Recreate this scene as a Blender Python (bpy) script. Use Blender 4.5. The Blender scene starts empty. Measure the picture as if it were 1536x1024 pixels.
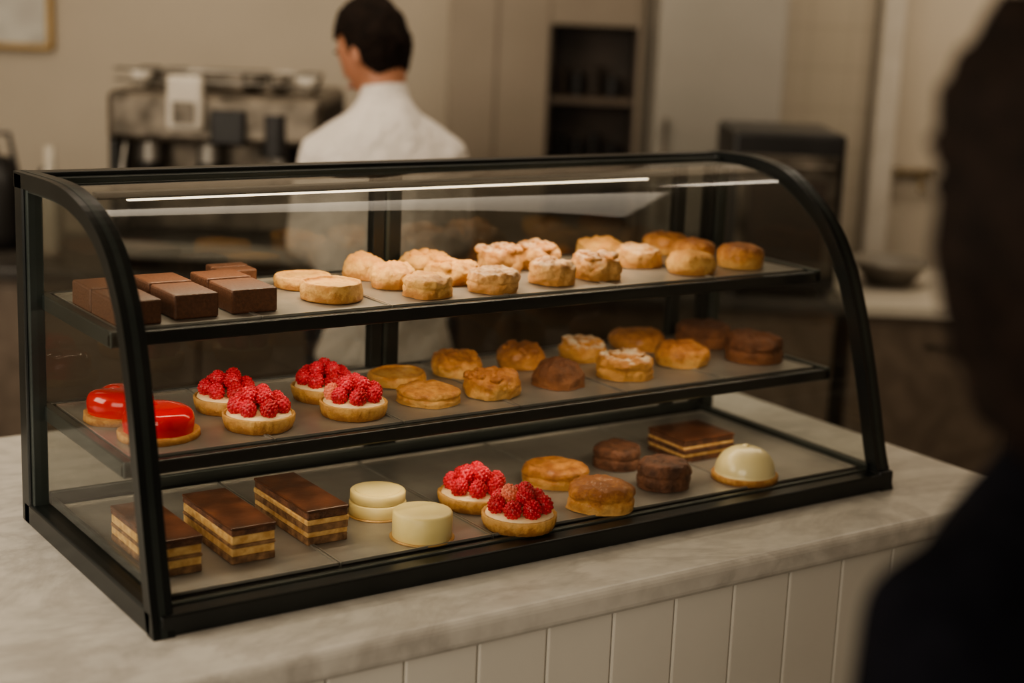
import bpy, bmesh, random
import numpy as np
from math import *
from mathutils import Vector, Matrix, noise, Euler

random.seed(7)
W, D, H = 1.3, 0.508, 0.512
CAM = Vector((-0.6767, -1.7158, 0.7889)); YAW, PIT, ROL = 0.6043, -0.2183, 0.0421
FPX = 2384.13
FLOOR = -0.95

# ------------------------------------------------------------------ materials
def newmat(name):
    m = bpy.data.materials.new(name); m.use_nodes = True
    nt = m.node_tree
    b = nt.nodes['Principled BSDF']
    return m, nt, b

def setp(b, **k):
    names = dict(rough='Roughness', metal='Metallic', coat='Coat Weight', coatr='Coat Roughness', sss='Subsurface Weight',
                 spec='Specular IOR Level', ior='IOR', sheen='Sheen Weight')
    for a, v in k.items():
        b.inputs[names[a]].default_value = v
    if 'sss' in k: b.inputs['Subsurface Radius'].default_value = (1, .3, .2); b.inputs['Subsurface Scale'].default_value = .004

def c4(c): return (c[0], c[1], c[2], 1.0)

def noisemat(name, cols, scale=20, detail=6, bump=0.0, bscale=None, bdist=0.002, distort=0.0, pos=None, coords='Object', **k):
    """noise driven colour ramp + bump"""
    m, nt, b = newmat(name); N = nt.nodes; L = nt.links
    tc = N.new('ShaderNodeTexCoord')
    n = N.new('ShaderNodeTexNoise'); n.inputs['Scale'].default_value = scale; n.inputs['Detail'].default_value = detail
    n.inputs['Distortion'].default_value = distort
    L.new(tc.outputs[coords], n.inputs['Vector'])
    r = N.new('ShaderNodeValToRGB'); L.new(n.outputs['Fac'], r.inputs['Fac'])
    el = r.color_ramp.elements
    if pos is None: pos = [0.35 + 0.3 * i / max(1, len(cols) - 1) for i in range(len(cols))]
    el[0].position = pos[0]; el[0].color = c4(cols[0]); el[1].position = pos[-1]; el[1].color = c4(cols[-1])
    for i in range(1, len(cols) - 1):
        e = el.new(pos[i]); e.color = c4(cols[i])
    L.new(r.outputs['Color'], b.inputs['Base Color'])
    if bump:
        n2 = N.new('ShaderNodeTexNoise'); n2.inputs['Scale'].default_value = bscale or scale * 4; n2.inputs['Detail'].default_value = 5
        L.new(tc.outputs[coords], n2.inputs['Vector'])
        bp = N.new('ShaderNodeBump'); bp.inputs['Strength'].default_value = bump; bp.inputs['Distance'].default_value = bdist
        L.new(n2.outputs['Fac'], bp.inputs['Height']); L.new(bp.outputs['Normal'], b.inputs['Normal'])
    setp(b, **k)
    return m

def bakemat(name, side, mid, top, zlo, zhi, bump=0.9, rough=0.55, sugar=0.0, nscale=45, coat=0.0):
    """baked pastry: colour by height + noise, optional dusting of icing sugar on upward faces"""
    m, nt, b = newmat(name); N = nt.nodes; L = nt.links
    tc = N.new('ShaderNodeTexCoord'); sx = N.new('ShaderNodeSeparateXYZ'); L.new(tc.outputs['Object'], sx.inputs[0])
    mr = N.new('ShaderNodeMapRange'); mr.inputs['From Min'].default_value = zlo; mr.inputs['From Max'].default_value = zhi
    L.new(sx.outputs['Z'], mr.inputs['Value'])
    n = N.new('ShaderNodeTexNoise'); n.inputs['Scale'].default_value = nscale; n.inputs['Detail'].default_value = 10; n.inputs['Roughness'].default_value = .7
    L.new(tc.outputs['Object'], n.inputs['Vector'])
    ma = N.new('ShaderNodeMath'); ma.operation = 'MULTIPLY_ADD'; ma.inputs[1].default_value = 2.4; 
    L.new(n.outputs['Fac'], ma.inputs[0])
    sub = N.new('ShaderNodeMath'); sub.operation = 'SUBTRACT'; L.new(mr.outputs[0], sub.inputs[0]); sub.inputs[1].default_value = 1.2
    L.new(sub.outputs[0], ma.inputs[2])
    r = N.new('ShaderNodeValToRGB'); L.new(ma.outputs[0], r.inputs['Fac'])
    el = r.color_ramp.elements
    el[0].position = 0.1; el[0].color = c4(side); el[1].position = 0.95; el[1].color = c4(top)
    e = el.new(0.5); e.color = c4(mid)
    col = r.outputs['Color']
    if sugar:
        g = N.new('ShaderNodeNewGeometry'); s2 = N.new('ShaderNodeSeparateXYZ'); L.new(g.outputs['Normal'], s2.inputs[0])
        n3 = N.new('ShaderNodeTexNoise'); n3.inputs['Scale'].default_value = 70; n3.inputs['Detail'].default_value = 4
        L.new(tc.outputs['Object'], n3.inputs['Vector'])
        mu = N.new('ShaderNodeMath'); mu.operation = 'MULTIPLY'; L.new(s2.outputs['Z'], mu.inputs[0]); L.new(n3.outputs['Fac'], mu.inputs[1])
        mr2 = N.new('ShaderNodeMapRange'); mr2.inputs['From Min'].default_value = 0.3; mr2.inputs['From Max'].default_value = 0.55
        mr2.inputs['To Max'].default_value = sugar
        L.new(mu.outputs[0], mr2.inputs['Value'])
        mx = N.new('ShaderNodeMix'); mx.data_type = 'RGBA'; L.new(mr2.outputs[0], mx.inputs[0]); L.new(col, mx.inputs[6])
        mx.inputs[7].default_value = (0.78, 0.66, 0.5, 1); col = mx.outputs[2]
    L.new(col, b.inputs['Base Color'])
    n2 = N.new('ShaderNodeTexNoise'); n2.inputs['Scale'].default_value = 120; n2.inputs['Detail'].default_value = 8; n2.inputs['Roughness'].default_value = .7
    L.new(tc.outputs['Object'], n2.inputs['Vector'])
    bp = N.new('ShaderNodeBump'); bp.inputs['Strength'].default_value = bump; bp.inputs['Distance'].default_value = 0.006
    L.new(n2.outputs['Fac'], bp.inputs['Height']); L.new(bp.outputs['Normal'], b.inputs['Normal'])
    setp(b, rough=rough, coat=coat)
    return m

def glassmat(name, tint=(0.95, 0.97, 0.95), base=0.04, gain=0.8, rough=0.02):
    m, nt, b = newmat(name); N = nt.nodes; L = nt.links
    N.remove(b); out = [x for x in N if x.type == 'OUTPUT_MATERIAL'][0]
    lw = N.new('ShaderNodeLayerWeight'); lw.inputs['Blend'].default_value = 0.5
    p = N.new('ShaderNodeMath'); p.operation = 'POWER'; p.inputs[1].default_value = 4.0; L.new(lw.outputs['Facing'], p.inputs[0])
    ma = N.new('ShaderNodeMath'); ma.operation = 'MULTIPLY_ADD'; ma.inputs[1].default_value = gain; ma.inputs[2].default_value = base
    L.new(p.outputs[0], ma.inputs[0]); ma.use_clamp = True
    t = N.new('ShaderNodeBsdfTransparent'); t.inputs[0].default_value = c4(tint)
    g = N.new('ShaderNodeBsdfGlossy'); g.inputs['Roughness'].default_value = rough; g.inputs[0].default_value = (0.95, 0.95, 0.95, 1)
    mx = N.new('ShaderNodeMixShader'); L.new(ma.outputs[0], mx.inputs[0]); L.new(t.outputs[0], mx.inputs[1]); L.new(g.outputs[0], mx.inputs[2])
    L.new(mx.outputs[0], out.inputs[0])
    return m

def emat(name, col, s):
    m, nt, b = newmat(name); b.inputs['Base Color'].default_value = c4(col)
    b.inputs['Emission Color'].default_value = c4(col); b.inputs['Emission Strength'].default_value = s
    return m

M = {}
M['frame'] = noisemat('black_painted_metal', [(0.006, 0.008, 0.008), (0.012, 0.014, 0.013)], scale=8, rough=0.3, spec=0.5)
M['frame2'] = noisemat('grey_metal_trim', [(0.04, 0.05, 0.047), (0.065, 0.075, 0.07)], scale=8, rough=0.35, metal=0.6)
M['tray'] = noisemat('brushed_steel_tray', [(0.27, 0.255, 0.23), (0.39, 0.37, 0.335)], scale=9, rough=0.36, metal=0.55, bump=0.2, bscale=300, bdist=0.0005)
M['lip'] = noisemat('tray_lip_steel', [(0.42, 0.405, 0.375), (0.52, 0.5, 0.46)], scale=9, rough=0.3, metal=0.7)
M['pan'] = noisemat('case_floor_pan', [(0.10, 0.10, 0.09), (0.15, 0.145, 0.135)], scale=5, rough=0.45, metal=0.6)
M['glass'] = glassmat('clear_glass', (0.94, 0.945, 0.93), 0.022, 0.85, 0.05)
M['glass_side'] = glassmat('side_glass', (0.86, 0.875, 0.85), 0.04, 0.6)
M['glass_back'] = glassmat('tinted_back_glass', (0.45, 0.45, 0.42), 0.05, 0.5)
M['led'] = emat('led_diffuser', (1.0, 0.84, 0.6), 3.0)

def marble():
    m, nt, b = newmat('white_marble'); N = nt.nodes; L = nt.links
    tc = N.new('ShaderNodeTexCoord')
    n = N.new('ShaderNodeTexNoise'); n.inputs['Scale'].default_value = 3.0; n.inputs['Detail'].default_value = 10; n.inputs['Distortion'].default_value = .8
    n.inputs['Roughness'].default_value = 0.62
    mp = N.new('ShaderNodeMapping'); mp.inputs['Rotation'].default_value = (0.3, 0.2, 0.7); mp.inputs['Scale'].default_value = (1, 1.6, 1)
    L.new(tc.outputs['Object'], mp.inputs[0]); L.new(mp.outputs[0], n.inputs['Vector'])
    r = N.new('ShaderNodeValToRGB'); L.new(n.outputs['Fac'], r.inputs[0]); el = r.color_ramp.elements
    el[0].position = 0.25; el[0].color = (0.58, 0.55, 0.49, 1); el[1].position = 0.78; el[1].color = (0.63, 0.6, 0.54, 1)
    for p, c in ((0.42, (0.65, 0.62, 0.56, 1)), (0.49, (0.53, 0.5, 0.45, 1)), (0.55, (0.65, 0.62, 0.56, 1))):
        e = el.new(p); e.color = c
    n2 = N.new('ShaderNodeTexNoise'); n2.inputs['Scale'].default_value = 26; n2.inputs['Detail'].default_value = 8; L.new(mp.outputs[0], n2.inputs['Vector'])
    mx = N.new('ShaderNodeMix'); mx.data_type = 'RGBA'; mx.blend_type = 'MULTIPLY'; mx.inputs[0].default_value = 0.4
    r2 = N.new('ShaderNodeValToRGB'); L.new(n2.outputs['Fac'], r2.inputs[0]); r2.color_ramp.elements[0].position = 0.35; r2.color_ramp.elements[0].color = (0.68, 0.67, 0.66, 1)
    r2.color_ramp.elements[1].position = 0.6
    L.new(r.outputs[0], mx.inputs[6]); L.new(r2.outputs[0], mx.inputs[7]); L.new(mx.outputs[2], b.inputs['Base Color'])
    setp(b, rough=0.35)
    return m
M['marble'] = marble()
M['board'] = noisemat('painted_white_board', [(0.70, 0.67, 0.6), (0.74, 0.71, 0.64)], scale=4, rough=0.5)
M['choc'] = noisemat('chocolate_cake', [(0.06, 0.024, 0.013), (0.17, 0.07, 0.036)], scale=60, bump=0.9, bscale=180, bdist=.004, rough=0.7)
M['brownie'] = noisemat('dark_chocolate_bar', [(0.085, 0.034, 0.017), (0.135, 0.056, 0.028)], scale=260, bump=0.6, bscale=320, bdist=.002, rough=0.5)
M['glaze'] = noisemat('dark_chocolate_glaze', [(0.05, 0.019, 0.010), (0.12, 0.045, 0.022)], scale=25, rough=0.32, bump=0.3, bscale=60)
M['sponge'] = noisemat('almond_sponge', [(0.48, 0.27, 0.09), (0.7, 0.46, 0.2)], scale=90, bump=0.8, bscale=300, rough=0.85)
M['dksponge'] = noisemat('coffee_sponge', [(0.12, 0.06, 0.028), (0.3, 0.165, 0.08)], scale=90, bump=0.8, bscale=300, rough=0.85)
M['cream'] = noisemat('white_chocolate_cream', [(0.76, 0.62, 0.28), (0.82, 0.69, 0.35)], scale=20, rough=0.4, bump=0.1, bscale=80)
M['dome'] = noisemat('ivory_glaze', [(0.8, 0.68, 0.36), (0.84, 0.73, 0.43)], scale=10, rough=0.3, coat=0.4)
M['custard'] = noisemat('custard', [(0.85, 0.6, 0.34), (0.9, 0.72, 0.47)], scale=40, rough=0.5)
M['rasp'] = noisemat('raspberry', [(0.42, 0.008, 0.02), (0.66, 0.03, 0.06)], scale=60, rough=0.38, coat=0.15, sss=0.2)
M['rasp2'] = noisemat('raspberry_pale', [(0.7, 0.16, 0.10), (0.76, 0.26, 0.17)], scale=60, rough=0.4)
M['red'] = noisemat('red_mirror_glaze', [(0.58, 0.004, 0.006), (0.66, 0.006, 0.01)], scale=10, rough=0.14, coat=0.4, coatr=0.1)
M['crust'] = bakemat('tart_crust', (0.46, 0.2, 0.055), (0.7, 0.38, 0.12), (0.76, 0.46, 0.17), 0, 0.03)
M['gold'] = bakemat('golden_pastry', (0.8, 0.46, 0.16), (0.64, 0.29, 0.08), (0.36, 0.13, 0.035), 0, 0.04, coat=0.2)
M['pale'] = bakemat('pale_shortbread', (0.5, 0.23, 0.07), (0.78, 0.46, 0.16), (0.64, 0.31, 0.09), 0, 0.035)
M['pale2'] = bakemat('puff_pastry', (0.56, 0.27, 0.09), (0.72, 0.41, 0.16), (0.46, 0.2, 0.06), 0, 0.04, sugar=0.4)
M['brown'] = bakemat('browned_pastry', (0.62, 0.29, 0.09), (0.5, 0.21, 0.06), (0.26, 0.09, 0.022), 0, 0.04, coat=0.25)
M['sugar'] = bakemat('sugared_pastry', (0.68, 0.36, 0.12), (0.64, 0.32, 0.10), (0.5, 0.22, 0.07), 0, 0.04, sugar=0.9)
M['dkbun'] = bakemat('cocoa_bun', (0.3, 0.12, 0.045), (0.22, 0.085, 0.033), (0.12, 0.043, 0.017), 0, 0.04)
M['board_gold'] = noisemat('gold_cake_board', [(0.45, 0.27, 0.1), (0.55, 0.35, 0.14)], scale=30, rough=0.4, metal=0.3)
# room
M['plaster'] = noisemat('warm_plaster', [(0.47, 0.41, 0.33), (0.53, 0.46, 0.37)], scale=1.5, rough=0.85, bump=0.1, bscale=30)
M['floor'] = noisemat('dark_floor', [(0.05, 0.04, 0.032), (0.08, 0.065, 0.05)], scale=4, rough=0.5)
M['ceil'] = noisemat('ceiling_paint', [(0.5, 0.47, 0.42), (0.55, 0.51, 0.46)], scale=2, rough=0.9)
M['unit'] = noisemat('taupe_cabinet', [(0.25, 0.205, 0.155), (0.29, 0.24, 0.185)], scale=2, rough=0.6)
M['dark'] = noisemat('dark_interior', [(0.028, 0.02, 0.014), (0.05, 0.034, 0.024)], scale=5, rough=0.6)
M['steel'] = noisemat('stainless_steel', [(0.3, 0.28, 0.25), (0.38, 0.355, 0.32)], scale=3, rough=0.38, metal=0.8)
M['fridge'] = noisemat('fridge_steel', [(0.25, 0.23, 0.195), (0.29, 0.265, 0.23)], scale=2, rough=0.5, metal=0.3)
M['steeldk'] = noisemat('aged_steel', [(0.08, 0.068, 0.054), (0.24, 0.205, 0.165)], scale=14, rough=0.35, metal=0.8)
M['black'] = noisemat('black_plastic', [(0.012, 0.011, 0.01), (0.02, 0.018, 0.017)], scale=10, rough=0.4)
M['wood'] = noisemat('walnut_cabinet', [(0.10, 0.074, 0.053), (0.15, 0.112, 0.082)], scale=5, rough=0.55, distort=2)
M['ctop'] = noisemat('cream_worktop', [(0.42, 0.38, 0.31), (0.48, 0.43, 0.36)], scale=5, rough=0.35)
M['dktop'] = noisemat('dark_stone_worktop', [(0.04, 0.036, 0.032), (0.08, 0.07, 0.06)], scale=5, rough=0.35)
M['brass'] = noisemat('brass', [(0.2, 0.15, 0.085), (0.26, 0.2, 0.12)], scale=10, rough=0.4, metal=0.8)
M['gilt'] = noisemat('gilt_frame', [(0.3, 0.19, 0.07), (0.38, 0.25, 0.1)], scale=10, rough=0.4, metal=0.8)
M['paper'] = noisemat('framed_print', [(0.42, 0.4, 0.36), (0.6, 0.58, 0.52), (0.5, 0.47, 0.42)], scale=6, rough=0.7)
M['china'] = noisemat('white_china', [(0.5, 0.45, 0.38), (0.56, 0.51, 0.44)], scale=10, rough=0.25)
M['jacket'] = noisemat('white_cotton_jacket', [(0.62, 0.57, 0.52), (0.72, 0.67, 0.62)], scale=6, rough=0.9, bump=1.0, bscale=7, bdist=0.06)
M['skin'] = noisemat('skin', [(0.36, 0.16, 0.09), (0.44, 0.2, 0.12)], scale=12, rough=0.6, sss=0.1)
M['hair'] = noisemat('dark_brown_hair', [(0.006, 0.0035, 0.0025), (0.016, 0.009, 0.006)], scale=60, rough=0.8, spec=.15, bump=0.6, bscale=120, bdist=0.004)
M['coat'] = noisemat('black_wool_coat', [(0.003, 0.003, 0.005), (0.006, 0.006, 0.009)], scale=40, rough=1.0, spec=.1, bump=0.3, bscale=150)
M['trouser'] = noisemat('dark_trousers', [(0.012, 0.013, 0.018), (0.02, 0.022, 0.028)], scale=30, rough=0.9)
M['shoe'] = noisemat('black_leather_shoe', [(0.01, 0.009, 0.008), (0.02, 0.018, 0.016)], scale=20, rough=0.35)
M['eye'] = noisemat('eye_white', [(0.5, 0.46, 0.42), (0.55, 0.51, 0.47)], scale=10, rough=0.3)
M['iris'] = noisemat('brown_iris', [(0.05, 0.025, 0.012), (0.07, 0.035, 0.016)], scale=100, rough=0.2)
M['lip_skin'] = noisemat('lips', [(0.4, 0.13, 0.1), (0.45, 0.15, 0.12)], scale=30, rough=0.45)

def tilemat():
    m, nt, b = newmat('cream_wall_tile'); N = nt.nodes; L = nt.links
    tc = N.new('ShaderNodeTexCoord'); mp = N.new('ShaderNodeMapping'); mp.inputs['Rotation'].default_value = (radians(90), 0, 0)
    br = N.new('ShaderNodeTexBrick'); br.offset = 0.0; br.inputs['Scale'].default_value = 1
    br.inputs['Brick Width'].default_value = 0.15; br.inputs['Row Height'].default_value = 0.15; br.inputs['Mortar Size'].default_value = 0.003
    br.inputs['Color1'].default_value = (0.42, 0.365, 0.285, 1); br.inputs['Color2'].default_value = (0.44, 0.38, 0.3, 1); br.inputs['Mortar'].default_value = (0.35, 0.3, 0.23, 1)
    L.new(tc.outputs['Object'], mp.inputs[0]); L.new(mp.outputs[0], br.inputs['Vector']); L.new(br.outputs['Color'], b.inputs['Base Color'])
    setp(b, rough=0.3)
    return m
M['tile'] = tilemat()

# ------------------------------------------------------------------ mesh builder
_ico = {}
def ico(sub):
    if sub not in _ico:
        bm = bmesh.new(); bmesh.ops.create_icosphere(bm, subdivisions=sub, radius=1.0)
        bm.verts.ensure_lookup_table()
        _ico[sub] = (np.array([v.co[:] for v in bm.verts]), [tuple(v.index for v in f.verts) for f in bm.faces]); bm.free()
    return _ico[sub]

class MB:
    def __init__(s): s.v = []; s.f = []; s.m = []; s.mats = []; s.sm = []
    def mi(s, mat):
        if mat not in s.mats: s.mats.append(mat)
        return s.mats.index(mat)
    def add(s, vs, fs, mat, smooth=True):
        o = len(s.v); s.v.extend([tuple(map(float, q)) for q in vs]); k = s.mi(mat)
        for f in fs: s.f.append(tuple(i + o for i in f)); s.m.append(k); s.sm.append(smooth)
    def box(s, x0, x1, y0, y1, z0, z1, mat, bev=0.0, seg=2, fn=None):
        bm = bmesh.new(); bmesh.ops.create_cube(bm, size=1.0)
        for v in bm.verts:
            v.co = Vector(((x0 + x1) / 2 + v.co.x * (x1 - x0), (y0 + y1) / 2 + v.co.y * (y1 - y0), (z0 + z1) / 2 + v.co.z * (z1 - z0)))
        if bev > 0:
            bmesh.ops.bevel(bm, geom=bm.edges[:], offset=min(bev, 0.49 * min(x1 - x0, y1 - y0, z1 - z0)), segments=seg, affect='EDGES', profile=0.5)
        bm.verts.ensure_lookup_table(); bm.verts.index_update()
        vs = [v.co[:] for v in bm.verts]
        if fn: vs = [fn(*q) for q in vs]
        s.add(vs, [tuple(v.index for v in f.verts) for f in bm.faces], mat, False); bm.free()
    def revolve(s, prof, c, mat, segs=40, fn=None, smooth=True):
        vs = []; fs = []; n = len(prof)
        for (r, z) in prof:
            r = max(r, 1e-5)
            for i in range(segs):
                a = 2 * pi * i / segs; x, y, zz = r * cos(a), r * sin(a), z
                if fn: x, y, zz = fn(x, y, zz)
                vs.append((x + c[0], y + c[1], zz + c[2]))
        for j in range(n - 1):
            for i in range(segs):
                i2 = (i + 1) % segs
                fs.append((j * segs + i, j * segs + i2, (j + 1) * segs + i2, (j + 1) * segs + i))
        s.add(vs, fs, mat, smooth)
    def cyl(s, c, r, h, mat, segs=24, bev=0.0):
        b = bev
        s.revolve([(0, 0), (r - b, 0), (r, b), (r, h - b), (r - b, h), (0, h)], c, mat, segs, smooth=False)
    def tube(s, pts, rad, mat, segs=16, sq=(1, 1), cap=True):
        pts = [Vector(p) for p in pts]
        if not hasattr(rad, '__len__'): rad = [rad] * len(pts)
        vs = []; n = len(pts); up = None
        P = list(pts); R = list(rad)
        if cap:
            d0 = (pts[0] - pts[1]).normalized(); d1 = (pts[-1] - pts[-2]).normalized()
            P = [pts[0] + d0 * rad[0] * .95, pts[0] + d0 * rad[0] * .6] + P + [pts[-1] + d1 * rad[-1] * .6, pts[-1] + d1 * rad[-1] * .95]
            R = [rad[0] * .15, rad[0] * .75] + R + [rad[-1] * .75, rad[-1] * .15]
        n = len(P); u = None
        for i in range(n):
            t = (P[min(i + 1, n - 1)] - P[max(i - 1, 0)]).normalized()
            if u is None:
                u = t.orthogonal().normalized() if abs(t.x) > .9 else (Vector((1, 0, 0)) - t * t.x).normalized()
            else:
                u = (u - t * u.dot(t)).normalized()
            w = t.cross(u)
            for k in range(segs):
                a = 2 * pi * k / segs
                vs.append(P[i] + (u * cos(a) * sq[0] + w * sin(a) * sq[1]) * R[i])
        fs = [(j * segs + k, j * segs + (k + 1) % segs, (j + 1) * segs + (k + 1) % segs, (j + 1) * segs + k) for j in range(n - 1) for k in range(segs)]
        fs.append(tuple(range(segs - 1, -1, -1))); fs.append(tuple((n - 1) * segs + k for k in range(segs)))
        s.add(vs, fs, mat)
    def ball(s, c, r, mat, sub=3, fn=None, rot=None):
        V, F = ico(sub); V = V * (np.array(r) if hasattr(r, '__len__') else r)
        if fn: V = np.array([fn(*q) for q in V])
        if rot is not None: V = V @ np.array(rot.to_matrix() if hasattr(rot, 'to_matrix') else rot).T
        s.add(V + np.array(c), F, mat)
    def build(s, name, parent=None, mw=None, loc=None):
        me = bpy.data.meshes.new(name); me.from_pydata(s.v, [], s.f)
        for k in s.mats: me.materials.append(M[k])
        me.polygons.foreach_set('material_index', s.m); me.polygons.foreach_set('use_smooth', s.sm); me.update()
        bm = bmesh.new(); bm.from_mesh(me); bmesh.ops.recalc_face_normals(bm, faces=bm.faces); bm.to_mesh(me); bm.free()
        ob = bpy.data.objects.new(name, me); bpy.context.collection.objects.link(ob)
        if parent: ob.parent = parent
        if mw is not None: ob.matrix_world = mw
        if loc is not None: ob.location = loc
        return ob

def empty(name, mw=None):
    e = bpy.data.objects.new(name, None); bpy.context.collection.objects.link(e)
    if mw is not None: e.matrix_world = mw
    return e

def cr(pts, n):
    """catmull-rom resample"""
    P = [Vector((p[0], p[1])) for p in pts]; P = [P[0] * 2 - P[1]] + P + [P[-1] * 2 - P[-2]]
    out = []; m = len(P) - 3
    for i in range(n + 1):
        t = i / n * m; k = min(int(t), m - 1); u = t - k; a, b, c, d = P[k:k + 4]
        out.append(0.5 * ((2 * b) + (c - a) * u + (2 * a - 5 * b + 4 * c - d) * u * u + (3 * b - a - 3 * c + d) * u ** 3))
    return out

# ------------------------------------------------------------------ display case
case = empty('glass_display_case')
PL = cr([(0, 0), (.018, .07), (.034, .14), (.049, .21), (.064, .28), (.084, .35), (.110, .405), (.152, .456), (.205, .488), (.27, .507), (.35, .515), (.508, .512)], 44)
PR = cr([(.01, 0), (.033, .06), (.056, .142), (.079, .217), (.103, .285), (.135, .356), (.178, .418), (.235, .465), (.3, .5), (.373, .514), (.44, .515), (.508, .512)], 44)
def inset(P, t):
    o = []
    for i in range(len(P)):
        T = (P[min(i + 1, len(P) - 1)] - P[max(i - 1, 0)]).normalized()
        o.append(Vector((P[i].x + T.y * t, P[i].y - T.x * t)))
    return o
def bar(mb, P, t0, t1, x0, x1, mat):
    A = inset(P, t0); B = inset(P, t1); vs = []; n = len(P)
    for i in range(n):
        vs += [(x0, A[i].x, max(A[i].y, 0)), (x1, A[i].x, max(A[i].y, 0)), (x1, B[i].x, max(B[i].y, 0)), (x0, B[i].x, max(B[i].y, 0))]
    fs = []
    for i in range(n - 1):
        for k in range(4):
            fs.append((i * 4 + k, i * 4 + (k + 1) % 4, i * 4 + 4 + (k + 1) % 4, i * 4 + 4 + k))
    fs += [(3, 2, 1, 0), tuple((n - 1) * 4 + k for k in range(4))]
    mb.add(vs, fs, mat, False)
fr = MB()
bar(fr, PL, 0, .022, 0, .028, 'frame'); bar(fr, PR, 0, .022, W - .028, W, 'frame')
bar(fr, PL, .0222, .027, .006, .024, 'frame2'); bar(fr, PR, .0222, .027, W - .024, W - .006, 'frame2')
bar(fr, PL, -.0006, .0006, .010, .018, 'frame2'); bar(fr, PR, -.0006, .0006, W - .018, W - .010, 'frame2')
for x in (0, W - .03):
    fr.box(x, x + .03, D - .034, D, 0, H, 'frame', .003)
    fr.box(x + .004, x + .026, D - .044, D - .034, .03, H - .02, 'frame2', .002)
fr.box(0.01, W - .01, 0.002, .03, 0, .028, 'frame', .003, fn=lambda x, y, z: (x, y + .010 * x / W, z))
fr.box(0.03, W - .03, 0.030, .040, .004, .031, 'frame2', .002, fn=lambda x, y, z: (x, y + .010 * x / W, z))
fr.box(0.01, W - .01, D - .03, D, 0, .034, 'frame', .003)
fr.box(.03, W - .03, D - .038, D - .03, .03, .048, 'frame2', .002)
for x in (0, W - .03): fr.box(x, x + .03, .012, D - .01, 0, .032, 'frame', .003)
for x in (.03, W - .038): fr.box(x, x + .008, .04, D - .04, .02, .04, 'frame2', .002)
fr.box(.01, W - .01, D - .03, D, H - .018, H, 'frame', .003)
fr.box(.03, W - .03, D - .05, D - .03, H - .02, H - .006, 'frame2', .002)
for x in (.562, .592, 1.19): fr.box(x, x + .022, D - .028, D - .008, .03, H - .02, 'frame', .002)
fr.box(.5845, .5915, D - .03, D - .01, .03, H - .02, 'frame2', .001)
fr.build('frame', case)

g = MB()
A = inset(PL, .012); B = inset(PR, .012)
vs = []; n = len(A); st = 2; nx = 2
for i in range(st, n):
    for j in range(nx + 1):
        t = j / nx; vs.append((.015 + (W - .03) * t, A[i].x * (1 - t) + B[i].x * t, A[i].y * (1 - t) + B[i].y * t))
fs = [(i * (nx + 1) + j, i * (nx + 1) + j + 1, (i + 1) * (nx + 1) + j + 1, (i + 1) * (nx + 1) + j) for i in range(n - st - 1) for j in range(nx)]
g.add(vs, fs, 'glass'); g.build('curved_front_glass', case)
for nm, P, x in (('left_end_glass', PL, .015), ('right_end_glass', PR, W - .015)):
    g = MB(); Q = inset(P, .012); vs = [(x, q.x, q.y) for q in Q[2:-1]] + [(x, D - .015, H - .012), (x, D - .015, .02)]
    g.add(vs, [tuple(range(len(vs)))], 'glass_side', False); g.build(nm, case)
g = MB()
g.add([(.02, D - .014, .03), (.60, D - .014, .03), (.60, D - .014, H - .015), (.02, D - .014, H - .015)], [(0, 1, 2, 3)], 'glass_back', False)
g.add([(.58, D - .020, .03), (W - .02, D - .020, .03), (W - .02, D - .020, H - .015), (.58, D - .020, H - .015)], [(0, 1, 2, 3)], 'glass_back', False)
g.build('sliding_door_glass', case)

def deck(name, y0, y1, ztop, ntr, rail):
    s = MB()
    if rail:
        s.box(.022, W - .022, y0, y0 + .012, ztop - .018, ztop + .001, 'frame', .003)
        s.box(.024, W - .024, y0 + .012, y0 + .020, ztop - .014, ztop - .001, 'frame2', .001)
        s.box(.022, W - .022, y1 - .012, y1, ztop - .018, ztop + .004, 'frame', .002)
        for x in (.022, W - .036): s.box(x, x + .014, y0, y1, ztop - .018, ztop + .004, 'frame2', .002)
        s.box(.03, W - .03, y0 + .01, y1 - .01, ztop - .012, ztop - .005, 'pan')
    else:
        s.box(.03, W - .03, y0, y1, .004, ztop - .006, 'pan', .001)
    a = y0 + (.022 if rail else .012); b = y1 - .016; w = (W - .08) / ntr
    for i in range(ntr):
        x = .04 + i * w
        s.box(x + .001, x + w - .001, a, b, ztop - .005, ztop, 'tray', .001)
        for xx in (x + .001, x + w - .003): s.box(xx, xx + .002, a, b, ztop - .004, ztop + .0022, 'lip')
        s.box(x + .002, x + w - .002, a, a + .0025, ztop - .004, ztop + .0028, 'lip')
        s.box(x + .002, x + w - .002, b - .0025, b, ztop - .004, ztop + .0028, 'lip')
    s.build(name, case)
ZB, ZM, ZT = .030, .176, .338
deck('bottom_deck', .045, D - .04, ZB, 5, False)
deck('middle_shelf', .153, D - .02, ZM, 6, True)
deck('upper_shelf', .194, D - .02, ZT, 6, True)
l = MB(); l.box(.06, 1.06, .340, .360, .490, .499, 'frame2', .001); l.box(.105, 1.01, .346, .354, .486, .490, 'led', .001)
l.build('led_strip_light', case)
for nm, y, z in (('middle_shelf_fill_strip', .155, ZM - .018), ('upper_shelf_fill_strip', .196, ZT - .018)):  # glowing strips added under the shelf rails to brighten the levels below
    l = MB(); l.box(.06, W - .06, y + .010, y + .018, z + .001, z + .006, 'led', .001); l.build(nm, case)

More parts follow.
